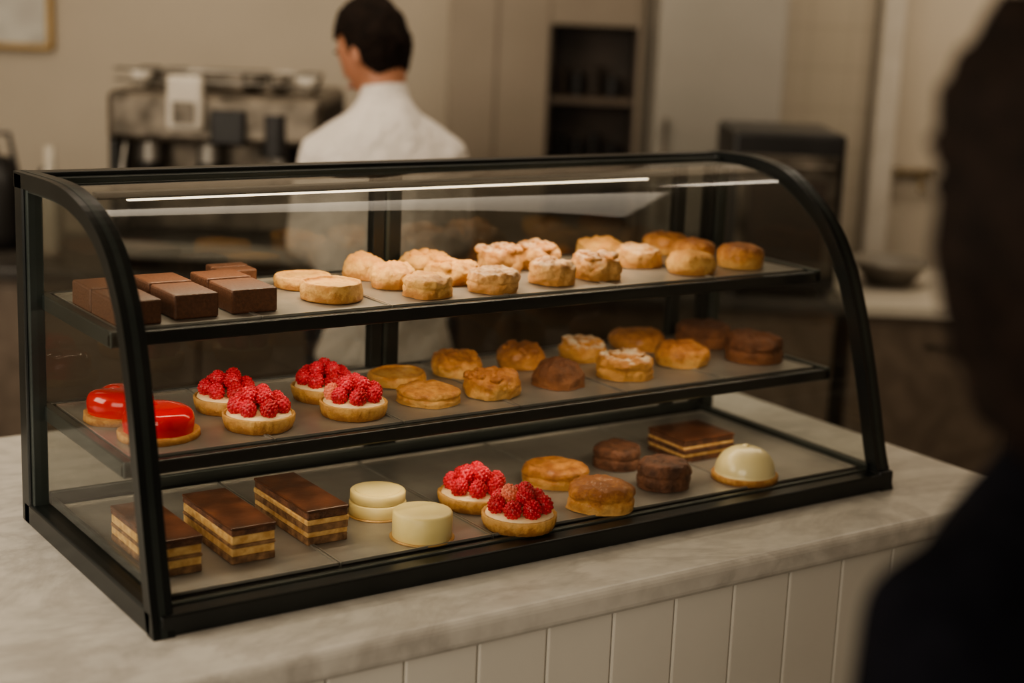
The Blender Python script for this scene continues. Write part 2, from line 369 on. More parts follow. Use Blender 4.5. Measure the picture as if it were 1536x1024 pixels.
# ------------------------------------------------------------------ pastries
def nz(x, y, z, f, seed): return noise.noise(Vector((x * f + seed * 7.3, y * f - seed * 3.1, z * f + seed)))
def lumpy(amp, f, seed, swirl=0, h=.03, R=.04, wob=.04):
    def fn(x, y, z):
        r = hypot(x, y); a = atan2(y, x)
        k = 1 + wob * sin(2 * a + seed) + wob * .6 * sin(3 * a + seed * 2) + amp * nz(x, y, z, f, seed) * 1.2 + amp * .45 * nz(x, y, z, f * 3, seed) + amp * .25 * nz(x, y, z, f * 7, seed)
        zz = z * (1 + amp * 1.3 * nz(x, y, z, f * 1.2, seed + 5) + amp * .6 * nz(x, y, z, f * 3.2, seed + 9) + amp * .35 * nz(x, y, z, f * 7, seed + 3))
        if swirl and z > h * .6:
            zz += swirl * sin(a * 1 + r / R * 9 + seed) * min(1, r / R * 2) * (1 - (r / R) ** 4 if r < R else 0)
        return x * k, y * k, zz
    return fn
def prof(kind, R, h):
    if kind == 'puck': P = [(0, 0), (.9, 0), (.98, .1), (1.0, .35), (.96, .5), (1.0, .62), (.98, .82), (.9, .95), (.75, 1.0), (.5, 1.0), (.25, .99), (0, .98)]
    if kind == 'round': P = [(0, 0), (.85, 0), (.96, .12), (1.0, .4), (.98, .65), (.88, .86), (.7, .97), (.45, 1.03), (.2, 1.05), (0, 1.05)]
    if kind == 'dome': P = [(0, 0), (.95, 0), (1, .08), (.98, .3), (.9, .55), (.75, .78), (.55, .92), (.3, .99), (0, 1.0)]
    if kind == 'flat': P = [(0, 0), (.9, 0), (1, .3), (1, .7), (.95, .98), (.88, 1.0), (.82, .85), (.5, .85), (.2, .88), (0, .9)]
    if kind == 'cyl': P = [(0, 0), (.98, 0), (1, .04), (1, .9), (.97, .98), (.9, 1.0), (.5, 1.0), (0, 1.0)]
    Q = cr(P, 40)
    if kind in ('cyl',): Q = [Vector(p) for p in P]
    return [(max(0, q.x) * R, max(0, q.y) * h) for q in Q]
def pastry(name, kind, x, y, z, R, h, mat, amp=.12, f=45, swirl=0, wob=.03, extra=None):
    b = MB(); sd = random.uniform(0, 50)
    fn = lumpy(amp, f, sd, swirl, h, R, wob)
    b.revolve(prof(kind, R, h), (0, 0, 0), mat, 80, fn)
    if extra: extra(b, R, h, sd)
    return b.build(name, loc=(x, y, z))
def crumbs(mat, n, sz):
    def e(b, R, h, sd):
        rg = random.Random(int(sd * 100))
        for i in range(n):
            a = rg.uniform(0, 2 * pi); r = R * .8 * sqrt(rg.random()); s = sz * rg.uniform(.6, 1.2)
            sq = rg.uniform(0, 9)
            b.ball((r * cos(a), r * sin(a), h * (1.0 - .15 * (r / R) ** 2)), (s, s * .8, s * .55), mat, 3, fn=lambda x, y, z: tuple(q * (1 + .35 * nz(x, y, z, 130, sq)) for q in (x, y, z)), rot=Euler((rg.uniform(-.4, .4), rg.uniform(-.4, .4), rg.uniform(0, 6))))
    return e
def lid(mat, fr=.8, hh=.15):
    def e(b, R, h, sd):
        b.revolve([(0, h * .9), (R * fr, h * .9), (R * (fr + .03), h * (.9 + hh * .4)), (R * fr, h * (.9 + hh)), (0, h * (.9 + hh))], (0, 0, 0), mat, 40, lumpy(.15, 60, sd, 0, h, R, .04))
    return e

def rasp_template():
    V, F = ico(2); vs = []; fs = []; N = 64
    for i in range(N):
        zz = 1 - 2 * (i + .5) / N; a = i * 2.39996; r = sqrt(1 - zz * zz)
        taper = 1 - .16 * max(0, zz)
        c = np.array([r * cos(a) * .84 * taper, r * sin(a) * .84 * taper, zz * .86])
        o = len(vs); vs += list(V * .175 + c); fs += [tuple(k + o for k in t) for t in F]
    V2, F2 = ico(2); V2 = V2.copy()
    for q in V2: q[:2] *= (1 - .16 * max(0, q[2]))
    o = len(vs); vs += list(V2 * .92); fs += [tuple(k + o for k in t) for t in F2]
    return np.array(vs), fs
RV, RF = rasp_template()
def raspberry_tart(x, y, z, R):
    b = MB(); seed = random.uniform(0, 9)
    def flute(x_, y_, z_):
        a = atan2(y_, x_); k = 1 + .010 * cos(26 * a) + .03 * nz(x_, y_, z_, 40, seed); return x_ * k, y_ * k, z_
    hs = .021
    b.revolve([(0, 0), (R * .9, 0), (R * .93, .001), (R * .985, hs * .5), (R, hs * .93), (R * .985, hs), (R * .93, hs), (R * .91, hs * .85), (R * .5, hs * .8), (0, hs * .8)], (0, 0, 0), 'crust', 104, flute)
    b.revolve([(R * .92, hs * .8), (R * .88, hs * 1.05), (R * .6, hs * 1.15), (0, hs * 1.2)], (0, 0, 0), 'custard', 40)
    rb = R * .265
    spots = [(R * .63, i * 2 * pi / 7 + random.uniform(-.05, .05) + seed, hs * 1.1 + rb * .75) for i in range(7)]
    spots += [(R * .27, i * 2 * pi / 3 + seed * 2, hs * 1.15 + rb * 1.6) for i in range(3)]
    for (r, a, zz) in spots:
        s = rb * random.uniform(.94, 1.04)
        rot = Euler((random.uniform(-.35, .35), random.uniform(-.35, .35), random.uniform(0, 6))).to_matrix()
        v = (RV * np.array([s, s, s * 1.1])) @ np.array(rot).T + np.array([r * cos(a), r * sin(a), zz])
        b.add(v, RF, 'rasp2' if random.random() < .03 else 'rasp')
    b.build('raspberry_tart', loc=(x, y, z))
def layered(name, x0, x1, y0, y1, z, h, layers, top='glaze', wob=.001):
    b = MB(); cx, cy = (x0 + x1) / 2, (y0 + y1) / 2; zz = 0
    tot = sum(t for t, m in layers)
    for t, m in layers:
        t = t / tot * h; e = random.uniform(-wob, wob)
        b.box(x0 - cx - e, x1 - cx + e, y0 - cy - e, y1 - cy + e, zz, zz + t, m, .0012, 1); zz += t
    b.box(x0 - cx - .0006, x1 - cx + .0006, y0 - cy - .0006, y1 - cy + .0006, zz - .0003, zz + .004, top, .0015, 2)
    b.build(name, loc=(cx, cy, z))
LAY = [(1.1, 'dksponge'), (.7, 'sponge'), (1.0, 'dksponge'), (.7, 'sponge'), (1.0, 'choc')]
LAY2 = [(1.0, 'dksponge'), (1.1, 'sponge'), (.5, 'dksponge'), (1.2, 'sponge'), (.8, 'choc')]
layered('opera_cake_slice', .052, .114, .118, .285, ZB, .046, LAY2)
layered('opera_cake_slice', .156, .220, .120, .285, ZB, .047, LAY2)
layered('opera_cake_slice', .276, .340, .138, .308, ZB, .047, LAY)
layered('chocolate_layer_square', 1.005, 1.115, .205, .300, ZB, .036, [(1, 'choc'), (.5, 'sponge'), (.8, 'choc'), (.4, 'sponge'), (.8, 'choc')])
def cream_cake(x, y, two):
    b = MB()
    b.revolve([(0, 0), (.046, 0), (.046, .002), (0, .002)], (0, 0, 0), 'board_gold', 48)
    if two:
        b.revolve([(r, q + .002) for r, q in prof('cyl', .042, .019)], (0, 0, 0), 'cream', 56)
        b.revolve([(r, q + .0215) for r, q in prof('cyl', .0405, .015)], (0, 0, 0), 'cream', 56)
        b.revolve([(.034, .036), (.034, .0375), (.033, .038), (0, .038)], (0, 0, 0), 'cream', 56)
    else:
        b.revolve([(0, .002), (.0415, .002), (.0425, .003), (.0425, .0365), (.041, .039), (.0385, .0398), (.02, .0402), (0, .0403)], (0, 0, 0), 'cream', 56)
    b.build('white_chocolate_cake', loc=(x, y, ZB))
cream_cake(.432, .219, True); cream_cake(.437, .100, False)
for a in ((.581, .188, ZB, .055), (.586, .076, ZB, .055), (.254, .352, ZM, .049), (.254, .247, ZM, .050), (.410, .350, ZM, .049), (.405, .248, ZM, .0495)):
    raspberry_tart(*a)
pastry('caramel_biscuit', 'puck', .756, .222, ZB, .051, .031, 'gold', .08, 30, swirl=.002)
pastry('caramel_biscuit', 'puck', .744, .090, ZB, .049, .039, 'gold', .08, 30, swirl=.002)
pastry('chocolate_cake', 'puck', .900, .250, ZB, .040, .036, 'choc', .05, 40)
pastry('chocolate_cake', 'puck', .898, .128, ZB, .0415, .042, 'choc', .05, 40)
b = MB(); b.revolve(prof('cyl', .054, .010), (0, 0, 0), 'crust', 48)
b.revolve([(0, .01), (.049, .01)] + [(.049 * cos(t * pi / 2 / 14) ** .75, .01 + .043 * sin(t * pi / 2 / 14)) for t in range(15)], (0, 0, 0), 'dome', 48)
b.ball((.002, .004, .0535), (.006, .005, .003), 'dome', 2)
b.build('ivory_mousse_dome', loc=(1.046, .100, ZB))
def red_mousse(x, y, R):
    b = MB(); b.revolve(prof('cyl', R, .010), (0, 0, 0), 'crust', 48, lumpy(.04, 40, x * 10))
    def heart(px, py, pz):
        a = atan2(py, px); k = 1 - .16 * exp(-((a - 2.2) / .35) ** 2) + .05 * cos(2 * (a - 2.2))
        return px * k, py * k, pz - .004 * exp(-((a - 2.2) / .45) ** 2) * (pz > .02)
    r = R * .86; P = cr([(1, 0), (1.03, .35), (1.0, .65), (.9, .86), (.7, .97), (.4, 1.0), (0, 1.0)], 24)
    b.revolve([(max(0, q.x) * r, .010 + q.y * .034) for q in P], (0, 0, 0), 'red', 64, heart)
    b.build('red_glazed_mousse_tart', loc=(x, y, ZM))
red_mousse(.100, .372, .052); red_mousse(.112, .262, .054)
# middle shelf
pastry('flat_butter_biscuit', 'flat', .558, .385, ZM, .048, .018, 'gold', .06, 30)
pastry('flat_butter_biscuit', 'puck', .541, .263, ZM, .046, .024, 'gold', .09, 40)
pastry('almond_bun', 'round', .673, .395, ZM, .042, .032, 'gold', .14, 40, extra=crumbs('gold', 18, .010))
pastry('walnut_bun', 'round', .653, .259, ZM, .045, .034, 'gold', .12, 40, extra=crumbs('gold', 30, .010))
pastry('browned_bun', 'round', .800, .395, ZM, .040, .036, 'brown', .14, 40, extra=crumbs('brown', 14, .010))
pastry('cocoa_bun', 'dome', .786, .267, ZM, .043, .040, 'dkbun', .1, 50)
pastry('sugared_bun', 'round', .928, .395, ZM, .042, .034, 'sugar', .14, 40, swirl=.003, extra=crumbs('sugar', 8, .010))
pastry('sugared_bun', 'puck', .918, .265, ZM, .046, .036, 'sugar', .12, 40, swirl=.003, extra=lid('sugar', .6, .25))
pastry('glazed_bun', 'round', 1.071, .425, ZM, .047, .032, 'brown', .1, 30)
pastry('glazed_bun', 'round', 1.063, .297, ZM, .046, .036, 'gold', .1, 30, swirl=.002)
pastry('chocolate_sponge_cake', 'puck', 1.200, .398, ZM, .048, .040, 'dkbun', .07, 50)
pastry('chocolate_sponge_cake', 'puck', 1.205, .270, ZM, .051, .044, 'dkbun', .07, 50)
# upper shelf
def brownie(x0, x1, y0, y1, h):
    b = MB(); cx, cy = (x0 + x1) / 2, (y0 + y1) / 2; hx, hy = (x1 - x0) / 2, (y1 - y0) / 2; s = random.uniform(0, 9)
    f = lambda x, y, z: (x + .0012 * nz(x, y, z, 60, s), y + .002 * nz(x, y, z, 60, s), z)
    k = hy * .12
    b.box(-hx, hx, -hy, k - .0012, 0, h, 'brownie', .003, 2, f); b.box(-hx, hx, k + .0012, hy, 0, h * 1.04, 'brownie', .003, 2, f)
    b.box(-hx + .002, hx - .002, -hy + .002, hy - .002, .001, h * .8, 'brownie', .001)
    b.build('chocolate_brownie_bar', loc=(cx, cy, ZT))
brownie(.045, .108, .235, .405, .033); brownie(.130, .194, .247, .405, .034); brownie(.216, .284, .252, .400, .034); brownie(.270, .330, .415, .470, .030)
T = [('shortbread_round', 'flat', .399, .404, .044, .018, 'pale', .05), ('shortbread_round', 'flat', .395, .300, .046, .026, 'pale', .05),
     ('puff_pastry_bun', 'round', .521, .430, .033, .034, 'pale', .13), ('puff_pastry_bun', 'round', .525, .350, .036, .034, 'pale', .13),
     ('shortbread_round', 'puck', .536, .270, .0375, .030, 'pale', .12), ('puff_pastry_bun', 'round', .638, .440, .040, .030, 'pale', .16),
     ('puff_pastry_bun', 'round', .632, .352, .042, .030, 'pale', .16), ('puff_pastry_bun', 'puck', .655, .268, .0405, .031, 'pale2', .13),
     ('puff_pastry_bun', 'round', .752, .400, .0385, .040, 'pale2', .18), ('puff_pastry_bun', 'round', .832, .407, .0385, .040, 'pale2', .18),
     ('puff_pastry_bun', 'round', .776, .285, .037, .036, 'pale2', .14), ('puff_pastry_bun', 'round', .872, .300, .043, .036, 'pale2', .18),
     ('golden_bun', 'round', 1.000, .452, .043, .032, 'pale', .12), ('puff_pastry_bun', 'round', 1.010, .364, .0405, .032, 'pale2', .13),
     ('golden_bun', 'round', 1.150, .455, .042, .034, 'gold', .07), ('golden_bun', 'round', 1.054, .275, .040, .034, 'pale', .07),
     ('golden_bun', 'round', 1.140, .370, .038, .036, 'gold', .07), ('golden_bun', 'round', 1.176, .288, .040, .038, 'gold', .06)]
for (nm, k, x, y, R, h, m, amp) in T:
    pastry(nm, k, x, y, ZT, R, h, m, amp, 38, swirl=.0025 if k != 'flat' and amp > .07 else 0, extra=crumbs(m, 9, .012) if amp > .15 else None)

# ------------------------------------------------------------------ service counter
ctr = empty('service_counter')
s = MB(); s.box(-1.3, 1.515, -.125, .95, -.042, 0, 'marble', .012, 4); s.build('marble_top', ctr)
s = MB(); x = -1.27
s.box(-1.26, 1.465, -.075, .90, FLOOR, -.042, 'board')
bw = .112
while x < 1.46:
    s.box(x + .0012, min(x + bw, 1.475) - .0012, -.095, -.075, FLOOR + .1, -.042, 'board', .003); x += bw
y = -.09
while y < .9:
    s.box(1.465, 1.482, y + .0012, min(y + bw, .9) - .0012, FLOOR + .1, -.042, 'board', .003); y += bw
s.box(-1.25, 1.46, -.085, .88, FLOOR, FLOOR + .1, 'wood')
s.build('panelled_base', ctr)

# ------------------------------------------------------------------ room (r right, f forward of the viewer, h above floor)
RM = Matrix.Translation((CAM.x, CAM.y, FLOOR)) @ Matrix.Rotation(-YAW, 4, 'Z')
def rb(name, *boxes, parent=None):
    s = MB()
    for bx in boxes: s.box(*bx)
    return s.build(name, mw=RM)
rb('floor', (-3.6, 3.4, -2.5, 6.2, -.05, 0, 'floor'))
rb('ceiling', (-3.6, 3.4, -2.5, 6.2, 2.95, 3.0, 'ceil'))
rb('wall_back', (-3.6, 3.4, 6.0, 6.12, 0, 2.95, 'plaster'))
rb('wall_left', (-3.6, -3.5, -2.5, 6.0, 0, 2.95, 'plaster'))
rb('wall_right', (3.3, 3.4, -2.5, 6.0, 0, 2.95, 'plaster'))
rb('trim_1', (1.29, 1.375, 5.86, 6.0, 0, 2.95, 'china', .01))
rb('tiled_backsplash', (.86, 1.285, 5.96, 5.998, 0, 2.6, 'tile'))
rb('picture_frame', (-2.45, -1.745, 5.955, 5.995, 1.445, 1.465, 'gilt', .006), (-2.45, -1.745, 5.955, 5.995, 1.945, 1.965, 'gilt', .006),
   (-1.765, -1.745, 5.955, 5.995, 1.445, 1.965, 'gilt', .006), (-2.45, -2.43, 5.955, 5.995, 1.445, 1.965, 'gilt', .006),
   (-2.435, -1.76, 5.975, 5.99, 1.46, 1.95, 'paper'))
s = MB()
s.box(-.27, .09, 5.75, 5.995, 0, 2.6, 'unit', .006); s.box(.405, .425, 5.75, 5.995, 0, 2.6, 'unit', .006)
s.box(.09, .405, 5.75, 5.995, 1.62, 2.6, 'unit', .006); s.box(.09, .405, 5.75, 5.995, 0, .9, 'unit', .006); s.box(.09, .405, 5.96, 5.99, .9, 1.62, 'dark')
s.box(.09, .10, 5.76, 5.96, .9, 1.62, 'dark'); s.box(.395, .405, 5.76, 5.96, .9, 1.62, 'dark')
s.box(.10, .395, 5.77, 5.96, 1.345, 1.365, 'wood'); s.box(.10, .395, 5.77, 5.96, 1.12, 1.14, 'dark')
for i, (r, hh) in enumerate(((.14, .1), (.2, .08), (.26, .11), (.33, .07))):
    s.cyl((r, 5.90, 1.366), .024, hh, 'black' if i % 2 else 'dark'); s.cyl((r + .01, 5.90, 1.14), .022, hh * .8, 'black')
s.box(-.1, -.095, 5.745, 5.752, .1, 2.5, 'wood')
s.build('tall_cabinet', mw=RM)
s = MB()
s.box(.43, .85, 5.25, 5.9, .1, 2.1, 'fridge', .01); s.box(.434, .846, 5.225, 5.25, .12, .95, 'fridge', .006); s.box(.434, .846, 5.225, 5.25, .96, 2.08, 'fridge', .006)
s.box(.46, .475, 5.195, 5.205, 1.0, 1.35, 'steeldk', .004); s.box(.46, .475, 5.195, 5.205, .6, .9, 'steeldk', .004)
for q in (1.02, 1.32, .62, .88): s.box(.462, .473, 5.2, 5.23, q, q + .012, 'steeldk')
for r in (.47, .81):
    for f in (5.3, 5.85): s.cyl((r, f, 0), .02, .1, 'black')
s.build('stainless_refrigerator', mw=RM)
def worktop(name, a, b_, top):
    s = MB(); s.box(a, b_, 4.36, 5.05, .885, .92, top, .006)
    s.box(a + .02, b_ - .02, 4.40, 5.03, .08, .885, 'wood')
    nD = max(1, round((b_ - a) / .45)); w_ = (b_ - a - .04) / nD; r = a + .02
    for i in range(nD):
        s.box(r + .005, r + w_ - .005, 4.382, 4.40, .12, .86, 'wood', .004); m_ = r + w_ / 2
        s.box(m_ - .045, m_ + .045, 4.35, 4.36, .8, .812, 'steeldk', .003)
        s.box(m_ - .04, m_ - .03, 4.355, 4.385, .802, .81, 'steeldk'); s.box(m_ + .03, m_ + .04, 4.355, 4.385, .802, .81, 'steeldk'); r += w_
    s.box(a + .04, b_ - .04, 4.44, 5.0, 0, .08, 'black')
    s.build(name, mw=RM)
worktop('back_worktop', -2.7, .93, 'dktop'); worktop('kitchen_side_worktop', .94, 1.95, 'ctop')
CT = .92
# espresso machine
s = MB(); x0, x1 = -1.15, -.55
s.box(x0, x1, 4.62, 4.98, CT + .08, CT + .46, 'steeldk', .02); s.box(x0, x1, 4.42, 4.98, CT + .36, CT + .50, 'steeldk', .02)
s.box(x0, x1, 4.42, 4.66, CT + .03, CT + .08, 'steel', .008); s.box(x0 + .02, x1 - .02, 4.44, 4.62, CT + .078, CT + .086, 'black')
for x in (x0, x1 - .03): s.box(x, x + .03, 4.44, 4.98, CT, CT + .48, 'black', .01)
s.box(-.975, -.875, 4.38, 4.42, CT + .40, CT + .55, 'china', .012); s.box(-.955, -.895, 4.374, 4.38, CT + .42, CT + .48, 'steeldk')
s.box(-.86, -.76, 4.40, 4.425, CT + .36, CT + .46, 'black', .01); s.cyl((-.68, 4.46, CT + .33), .05, .12, 'black')
for x in (x0 + .10, x0 + .27, x1 - .13):
    s.cyl((x, 4.52, CT + .30), .035, .07, 'steel'); s.cyl((x, 4.52, CT + .27), .038, .03, 'black')
    s.tube([(x, 4.49, CT + .285), (x, 4.38, CT + .27)], .014, 'black'); s.tube([(x, 4.52, CT + .27), (x, 4.52, CT + .24)], .01, 'steel')
for x in (x0 + .05, x1 - .05): s.tube([(x, 4.44, CT + .36), (x, 4.4, CT + .3), (x, 4.41, CT + .14)], .006, 'steel')
for zz in (.53, .56): s.tube([(x0 + .02, 4.44, CT + zz), (x1 - .02, 4.44, CT + zz)], .004, 'steel', cap=False)
for i in range(7):
    for j in range(2):
        if i in (2, 3): continue
        s.revolve([(0, 0), (.02, 0), (.034, .05), (.03, .05), (.018, .006), (0, .006)], (x0 + .07 + i * .078, 4.55 + j * .12, CT + .505), 'china' if (i + j) % 3 == 0 else 'steeldk', 20)
s.box(x0 + .2, x0 + .36, 4.6, 4.8, CT + .5, CT + .55, 'steeldk', .01)
s.build('espresso_machine', mw=RM)
s = MB(); s.revolve([(0, 0), (.03, 0), (.035, .02), (.035, .2), (.018, .25), (.016, .32), (.0, .32)], (0, 0, 0), 'ctop', 24); s.build('syrup_bottle', mw=RM @ Matrix.Translation((-1.36, 4.6, CT)))
s = MB(); s.revolve([(0, 0), (.09, 0), (.1, .05), (.09, .2), (.05, .27), (.0, .28)], (0, 0, 0), 'black', 28); s.ball((0, 0, .29), .016, 'black')
s.tube([(.08, 0, .12), (.13, 0, .2), (.15, 0, .24)], [.016, .012, .009], 'black'); s.tube([(-.06, 0, .24), (-.03, 0, .34), (.05, 0, .34), (.07, 0, .23)], .008, 'black')
s.build('kettle', mw=RM @ Matrix.Translation((-1.56, 4.7, CT)))
s = MB(); s.box(.59, .905, 4.42, 4.8, CT + .02, CT + .46, 'black', .012); s.box(.61, .885, 4.405, 4.42, CT + .06, CT + .40, 'steeldk', .006); s.box(.64, .855, 4.40, 4.406, CT + .1, CT + .33, 'dark')
s.tube([(.63, 4.38, CT + .37), (.865, 4.38, CT + .37)], .006, 'steeldk')
for x in (.63, .865): s.tube([(x, 4.38, CT + .37), (x, 4.41, CT + .37)], .005, 'steeldk')
for r in (.62, .875):
    for f in (4.45, 4.77): s.cyl((r, f, CT), .014, .022, 'black')
s.build('countertop_oven', mw=RM)
s = MB(); s.box(-.35, .25, 4.6, 4.95, CT, CT + .012, 'steel', .004)
for i in range(9):
    for j in range(2):
        s.ball((-.3 + i * .063, 4.68 + j * .16, CT + .03), (.028, .05, .022), 'gold', 2)
s.build('tray_of_pastries', mw=RM)
s = MB(); s.revolve([(0, 0), (.06, 0), (.12, .07), (.125, .075), (.115, .075), (.055, .008), (0, .008)], (0, 0, 0), 'steel', 32); s.build('mixing_bowl', mw=RM @ Matrix.Translation((1.12, 4.7, CT)))
s = MB()
for r in (1.42, 1.53):
    s.tube([(r, 6.0, 1.13), (r, 5.92, 1.13)], .014, 'brass'); s.tube([(r - .03, 5.92, 1.13), (r + .03, 5.92, 1.13)], .008, 'brass')
s.tube([(1.475, 5.99, 1.12), (1.475, 5.86, 1.13), (1.475, 5.82, 1.08)], .01, 'brass'); s.tube([(1.42, 5.98, 1.13), (1.53, 5.98, 1.13)], .01, 'brass')
s.build('wall_tap', mw=RM)

# ------------------------------------------------------------------ people
def remesh(ob, vox, sm=6):
    m = ob.modifiers.new('union', 'REMESH'); m.mode = 'VOXEL'; m.voxel_size = vox; m.use_smooth_shade = True
    k = ob.modifiers.new('smooth', 'SMOOTH'); k.iterations = sm; k.factor = .6
def loft(mb, rings, mat, segs=32):
    vs = []; 
    for (z, cx, cy, rx, ry) in rings:
        for i in range(segs):
            a = 2 * pi * i / segs; e = .85
            c, s_ = cos(a), sin(a)
            vs.append((cx + rx * copysign(abs(c) ** e, c), cy + ry * copysign(abs(s_) ** e, s_), z))
    n = len(rings)
    fs = [(j * segs + k, j * segs + (k + 1) % segs, (j + 1) * segs + (k + 1) % segs, (j + 1) * segs + k) for j in range(n - 1) for k in range(segs)]
    fs.append(tuple(range(segs - 1, -1, -1))); fs.append(tuple((n - 1) * segs + k for k in range(segs)))
    mb.add(vs, fs, mat)
def headfn(x, y, z):
    u = Vector((x / .076, y / .097, z / .118))
    if u.z < 0:
        x *= 1 - .28 * (-u.z) ** 1.5
        if u.y < 0: y *= 1 - .4 * (-u.z)
    if u.y > 0:
        y += .024 * exp(-(u.x / .16) ** 2 - ((u.z + .2) / .16) ** 2) + .010 * exp(-(u.x / .13) ** 2 - ((u.z - .0) / .2) ** 2)
        y -= .007 * exp(-((abs(u.x) - .38) / .16) ** 2 - ((u.z - .02) / .12) ** 2)
        y += .005 * exp(-((u.z - .2) / .1) ** 2) + .006 * exp(-(u.x / .3) ** 2 - ((u.z + .5) / .1) ** 2)
        y += .014 * exp(-(u.x / .4) ** 2 - ((u.z + .82) / .2) ** 2)
    return x, y, z
def hand(mb, P, mat, side):
    def tp(q): return P @ Vector(q)
    mb.tube([tp((0, 0, -.02)), tp((0, 0, .02)), tp((0, .002, .055)), tp((0, .004, .085))], [.026, .034, .040, .038], mat, 14, sq=(1, .42))
    for i, (fx, L) in enumerate(((-.030, .068), (-.010, .078), (.010, .072), (.029, .056))):
        fx *= -side * -1
        mb.tube([tp((fx * .9, .002, .075)), tp((fx, .006, .095)), tp((fx * 1.05, .014, .095 + L * .45)), tp((fx * 1.05, .030, .095 + L * .75)), tp((fx * 1.03, .045, .095 + L * .9))], [.0095, .009, .0085, .0078, .007], mat, 10)
    t = -side * -1 * -.03
    mb.tube([tp((t * .8, .004, .02)), tp((t * 1.5, .014, .045)), tp((t * 1.8, .026, .07)), tp((t * 1.7, .038, .09))], [.014, .012, .010, .0085], mat, 10)
def person(name, mw, sc, cloth, legs, headrot, headpos, arms, hairstyle, lean=0.0, coat_len=.86, fat=1.0, collar=.0, sh=1.0):
    e = empty(name, mw @ Matrix.Scale(sc, 4))
    LN = lambda p: Vector((p[0], p[1] + lean * max(0, p[2] - .95), p[2]))
    def ring(z, rx, ry, cy=0): q = LN((0, cy, z)); return (z, 0, q.y, rx * fat * (sh if z > 1.2 else 1), ry * fat)
    b = MB()
    loft(b, [ring(coat_len - .04, .185, .135), ring(.92, .18, .132), ring(1.02, .168, .122), ring(1.12, .165, .12), ring(1.22, .174, .125), ring(1.29, .178, .126), ring(1.34, .165, .118), ring(1.38, .14, .105), ring(1.415, .11, .088), ring(1.445, .08, .072), ring(1.475, .06, .06)], cloth)
    b.tube([LN((0, 0, 1.42)), LN((0, .005, 1.475)), LN((0, .008, 1.485 + collar))], [.066, .060, .059], cloth)
    for sd in (-1, 1):
        shp, el, wr = [LN(p) for p in arms[sd]]
        b.tube([LN((sd * .08, 0, 1.375)), shp, shp.lerp(el, .5), el, el.lerp(wr, .5), wr], [.055, .064, .060, .052, .046, .038], cloth)
    ob = b.build('upper_clothes', e); remesh(ob, .014, 6)
    b = MB()
    for sd in (-1, 1):
        b.tube([(sd * .09, 0, .93), (sd * .10, .005, .7), (sd * .105, .015, .49), (sd * .105, -.005, .3), (sd * .105, -.015, .08)], [.105, .088, .064, .062, .05], legs)
    b.tube([(-.06, 0, .93), (.06, 0, .93)], .12, legs)
    ob = b.build('trousers', e); remesh(ob, .014, 4)
    b = MB()
    for sd in (-1, 1):
        b.box(sd * .105 - .045, sd * .105 + .045, -.07, .19, 0, .025, 'shoe', .01)
        b.tube([(sd * .105, -.03, .06), (sd * .105, .06, .05), (sd * .105, .15, .038)], [.042, .042, .034], 'shoe', sq=(1, .9))
    b.build('shoes', e)
    hp = LN(headpos); HM = Matrix.Translation(hp) @ headrot.to_matrix().to_4x4()
    b = MB(); V, F = ico(4)
    vs = [HM @ Vector(headfn(q[0] * .076, q[1] * .097, q[2] * .118)) for q in V]; b.add(vs, F, 'skin')
    b.tube([LN((0, -.005, 1.40)), LN((0, 0, 1.46)).lerp(hp, .12), hp + HM.to_3x3() @ Vector((0, -.02, -.05))], [.055, .053, .054], 'skin')
    for sd in (-1, 1):
        er = HM @ Vector((sd * .076, -.008, -.01))
        b.ball(er, (.009, .018, .031), 'skin', 2, rot=(HM.to_3x3() @ Euler((0.15, 0, sd * -.35)).to_matrix()))
    ob = b.build('head', e); remesh(ob, .006, 4)
    b = MB()
    for sd in (-1, 1):
        c = HM @ Vector((sd * .030, .076, .003)); b.ball(c, .0125, 'eye', 2); b.ball(HM @ Vector((sd * .030, .0842, .003)), .0055, 'iris', 2)
        b.tube([HM @ Vector((sd * .014, .094, .024)), HM @ Vector((sd * .032, .092, .029)), HM @ Vector((sd * .048, .082, .024))], .0035, 'hair', 8)
    b.tube([HM @ Vector((-.022, .092, -.062)), HM @ Vector((0, .099, -.060)), HM @ Vector((.022, .092, -.062))], [.0035, .006, .0035], 'lip_skin', 8)
    b.build('face_features', e)
    b = MB(); V, F = ico(5); keep = []; vs = []
    for q in V:
        u = Vector(q); 
        if hairstyle == 'short':
            x, y, z = headfn(q[0] * .076, q[1] * .097, q[2] * .118); k = 1.09 + .07 * max(0, q[2]) + .05 * nz(q[0], q[1], q[2], 3, 2) + .05 * nz(q[0], q[1], q[2], 9, 4)
            p = Vector((x * k, y * k - .002, z * k + .004))
            ok = (u.z > .38 and u.y > .2) or (u.y <= .2 and u.z > -.08 - .5 * min(1, max(0, (.15 - u.y) / .5)) + .05 * nz(q[0], q[1], q[2], 8, 1))
        else:
            k = 1 + .08 * nz(q[0], q[1], q[2], 3, 2) + .05 * nz(q[0], q[1], q[2], 12, 4)
            zz = q[2] * .135 if q[2] > 0 else q[2] * .20
            p = Vector((q[0] * .118 * k, q[1] * .130 * k - .020, zz * k)); ok = not (u.y > .64 and u.z < .5)
        vs.append(HM @ p); keep.append(ok)
    F2 = [f for f in F if all(keep[i] for i in f)]
    used = sorted({i for f in F2 for i in f}); mp = {i: k for k, i in enumerate(used)}
    b.add([vs[i] for i in used], [tuple(mp[i] for i in f) for f in F2], 'hair')
    ob = b.build('hair', e); so = ob.modifiers.new('thickness', 'SOLIDIFY'); so.thickness = .014; so.offset = -1
